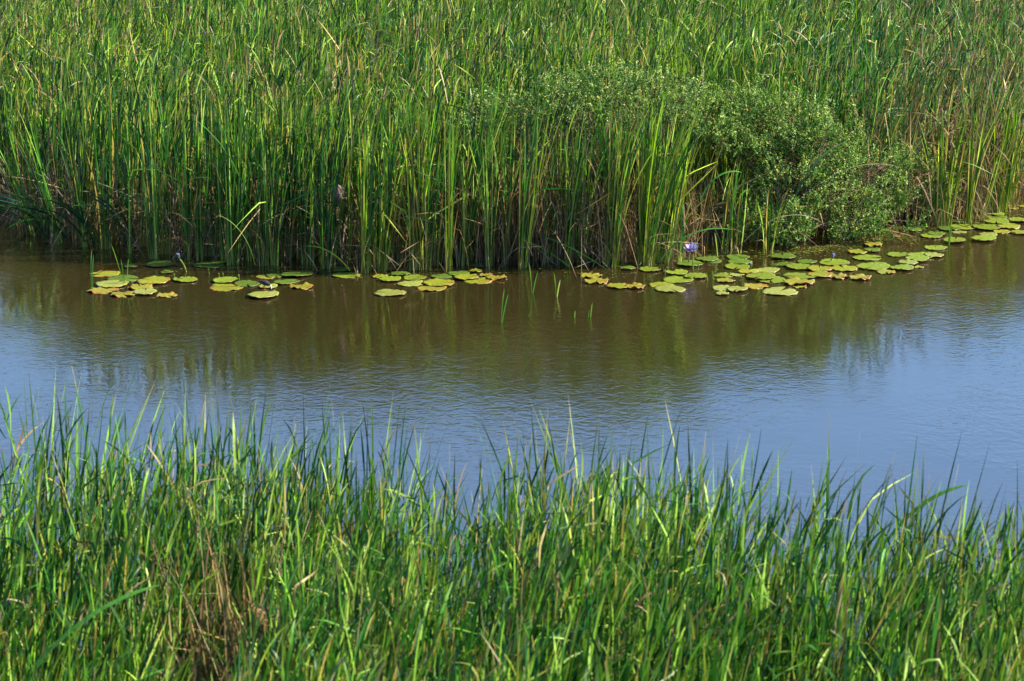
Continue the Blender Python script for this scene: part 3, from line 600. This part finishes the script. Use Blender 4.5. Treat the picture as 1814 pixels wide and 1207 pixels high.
skin_body('body', [(.06, 0, .055, .010, .010), (.035, 0, .072, .030, .030), (0, 0, .085, .038, .037), (-.03, 0, .092, .028, .027), (-.05, 0, .102, .017, .017), (-.068, 0, .100, .018, .019), (-.082, 0, .092, .010, .011)],
          [(0, 1), (1, 2), (2, 3), (3, 4), (4, 5), (5, 6)], ch, M_feather, blk)
G = Geo(); V, Q = tube([(-.088, 0, .090), (-.100, 0, .080), (-.106, 0, .073)], [.006, .004, .001], 6); G.add(V, Q, (.35, .10, .04)); G.build('beak', M_feather, ch)
for s in (-1, 1):
    G = Geo(); V, Q = tube([(.0, s * .015, .06), (-.012 - .02 * (s < 0), s * .018, .032), (-.002 - .03 * (s < 0), s * .018, .003)], [.006, .0035, .003], 6); G.add(V, Q, (.45, .12, .02))
    for a in (-.5, 0, .5, 3.1):
        fx_ = -.002 - .03 * (s < 0); V, Q = tube([(fx_, s * .018, .003), (fx_ - math.cos(a) * .032, s * .018 + math.sin(a) * .03, .002)], [.0028, .0012], 5); G.add(V, Q, (.45, .14, .02))
    G.build('leg', M_feather, ch)
    G = Geo(); V, Q = tube([(-.074, s * .0155, .106), (-.0745, s * .0195, .1062)], [.003, .0012], 6); G.add(V, Q, (.5, .06, .03)); G.build('eye', M_feather, ch)
G = Geo(); V, Q = tube([(.058, 0, .058), (.068, 0, .04), (.070, 0, .022), (.068, 0, .010)], [.006, .008, .007, .002], 8); G.add(V, Q, (.75, .74, .68)); G.build('tail', M_feather, ch)

# ------------------------------------------------------------------ woven nests
def nest(name, loc, rx, rz, col, label, seed):
    r = np.random.default_rng(seed); G = Geo(); nu, nv = 22, 14; V = []
    for j in range(nv + 1):
        for k in range(nu):
            a = math.pi * j / nv; b = 2 * math.pi * k / nu; q = 1 + .07 * math.sin(5 * b + 3 * a) + r.normal(0, .03)
            V.append((rx * q * math.sin(a) * math.cos(b), rx * q * math.sin(a) * math.sin(b), rz * q * math.cos(a) * (1.25 if a < 1.2 else 1)))
    Q = [(j * nu + k, j * nu + (k + 1) % nu, (j + 1) * nu + (k + 1) % nu, (j + 1) * nu + k) for j in range(nv) for k in range(nu)]
    G.add(V, Q, col); n = 150; d = r.normal(0, 1, (n, 3)); d /= np.linalg.norm(d, axis=1)[:, None]
    G.add(*blades(d * (rx * .98, rx * .98, rz * .98), r.uniform(.04, .12, n), r.uniform(.3, 2.6, n), r.uniform(.2, 1.2, n), np.arctan2(d[:, 1], d[:, 0]) + 1.3, .004, r.uniform(0, 3, n), .5, np.array(col) * r.uniform(.7, 1.5, (n, 1)), 4))
    o = G.build(name, M_nest); o.location = loc; return tag(o, label, 'bird nest', 'woven nests slung between reed stalks')
p = P(455, 1100, 1.25); nest('woven_nest', p, .052, .065, (.20, .11, .06), 'round brown woven nest slung among the near reeds', 71)
x_, y_ = P(600, 476).x, float(bank(P(600, 476).x)) + .12
nest('woven_nest', (x_, y_, .88), .052, .08, (.15, .12, .10), 'grey pear-shaped nest hanging in the shaded far cattails', 72)

# ------------------------------------------------------------------ near reeds
r = np.random.default_rng(23)
nN = 6400; cx = r.uniform(-6.5, 6.5, nN); u = r.random(nN); cy = 7.2 + (near(cx) - 7.2) * u ** .9
half = cy * .235 + 1.6; keep = np.abs(cx) < half; dry_patch = np.exp(-(((cx + 1.58) / .33) ** 6 + ((cy - 11.5) / 2.2) ** 6))
keep &= r.random(nN) > dry_patch * .96
edge = near(cx) - cy
keep &= r.random(nN) < np.clip(.36 + edge / 2.2, 0, 1) * np.clip(.80 + .35 * vnoise(cx * 3.2, cy * .25, 66) + .1 * vnoise(cx * 5, cy * 3, 67) - .12 * (cx > 1.8), .25, 1)
cx, cy, edge = cx[keep], cy[keep], edge[keep]
hgt = (1.90 + .16 * vnoise(cx * 2.2, cy * 1.5, 31) + r.normal(0, .12, len(cx))).clip(1.4, 2.15)
gz = np.maximum(ground_z(cx, cy), -.1)
lean = (.14 + .09 * vnoise(cx * 1.2, cy, 33)).clip(0); laz = .3 + .5 * vnoise(cx, cy, 34)
# single plants stand along the water edge, the rest is the bed
order = np.argsort(edge + r.uniform(0, .25, len(edge))); vis = [k for k in order if abs(cx[k]) < cy[k] * .215][:118]
single_ = np.zeros(len(cx), bool); single_[vis] = True
G = Geo(); b_ = ~single_
G.add(*plant_leaves(r, cx[b_], cy[b_], gz[b_], 5, hgt[b_] * .96, .04, .17, laz[b_], lean[b_], .0130, yell=.05, segs=9, fold=.12, hv=.24, tipp=.5, hue=np.clip(1 + vnoise(cx[b_] * 1.4, cy[b_] * 1.4, 35)[:, None] * (.22, .1, .1), .6, 1.5) * np.array([1.12, 1.14, 1.45])))
G.add(*short_leaves(r, cx[b_], cy[b_], gz[b_], 19, hgt[b_], .0118, lo=.35, hi=.88, L=(.15, .42), steep=.5, segs=5, hue=np.clip(1 + vnoise(cx[b_] * 1.4, cy[b_] * 1.4, 35)[:, None] * (.22, .1, .1), .6, 1.5) * np.array([1.12, 1.14, 1.45])))
sel = b_ & (r.random(len(cx)) < .2)
G.add(*dry_leaves(r, cx[sel], cy[sel], gz[sel], 3, hgt[sel] * .88, .07, .011, mess=.25))
tag(G.build('reed_bed', M_blade), 'thick blurred bed of green reeds covering the bottom of the view', 'reeds', kind='stuff')
top = sorted(vis, key=lambda k: cx[k])
heads = [k for i, k in enumerate(top) if i % 6 == 3]
for i, k in enumerate(top):
    big = k in heads
    if big:
        m = heads.index(k)
        lab = f'reed fan {"tall" if m % 2 else "slender"} at the near water edge, {ORD[m]} from the left of the taller fans'
        grp = 'taller reed fans on the near water edge'
    else: lab, grp = 'ordinary green reed plant standing in the water along the near edge', 'reed plants along the near water edge'
    cattail('reed_plant', cx[k], cy[k], 0, r, int(r.integers(7, 11)), min(hgt[k], 1.95) * (1.04 if big else .98), .04, .17, laz[k], lean[k] + .02, .0140, lab, grp, ndry=1, mess=.25, hv=.24, tipp=.7, yell=.05, upper=9)
# dead patch
nD = 270; x = -1.58 + r.normal(0, .19, nD); y = 12.9 + r.normal(0, .45, nD); G = Geo()
G.add(*dry_leaves(r, x, y, 0., 3, r.uniform(1.3, 2.0, nD), .05, .013, mess=.28))
tag(G.build('dead_reeds', M_dry), 'patch of dry grey-brown broken reeds low among the near green reeds', 'dead reeds', kind='stuff')
single('seed_head', 497, 1130, 1.1, .34, 300, 165, 0, .022, (.62, .55, .47), 'pale fluffy drooping reed head right of the near nest', 'reed head', mat=M_dry, n=3)
single('arching_reed_leaf', 1570, 960, 1.2, .62, 5, 35, 45, .024, gB, 'broad leaf leaning far out over the blue water near the lower right', 'reed leaf')
single('arching_reed_leaf', 60, 1180, 1.5, .75, 15, 45, 35, .024, gB, 'broad leaf slanting upward across the lower left reeds', 'reed leaf')
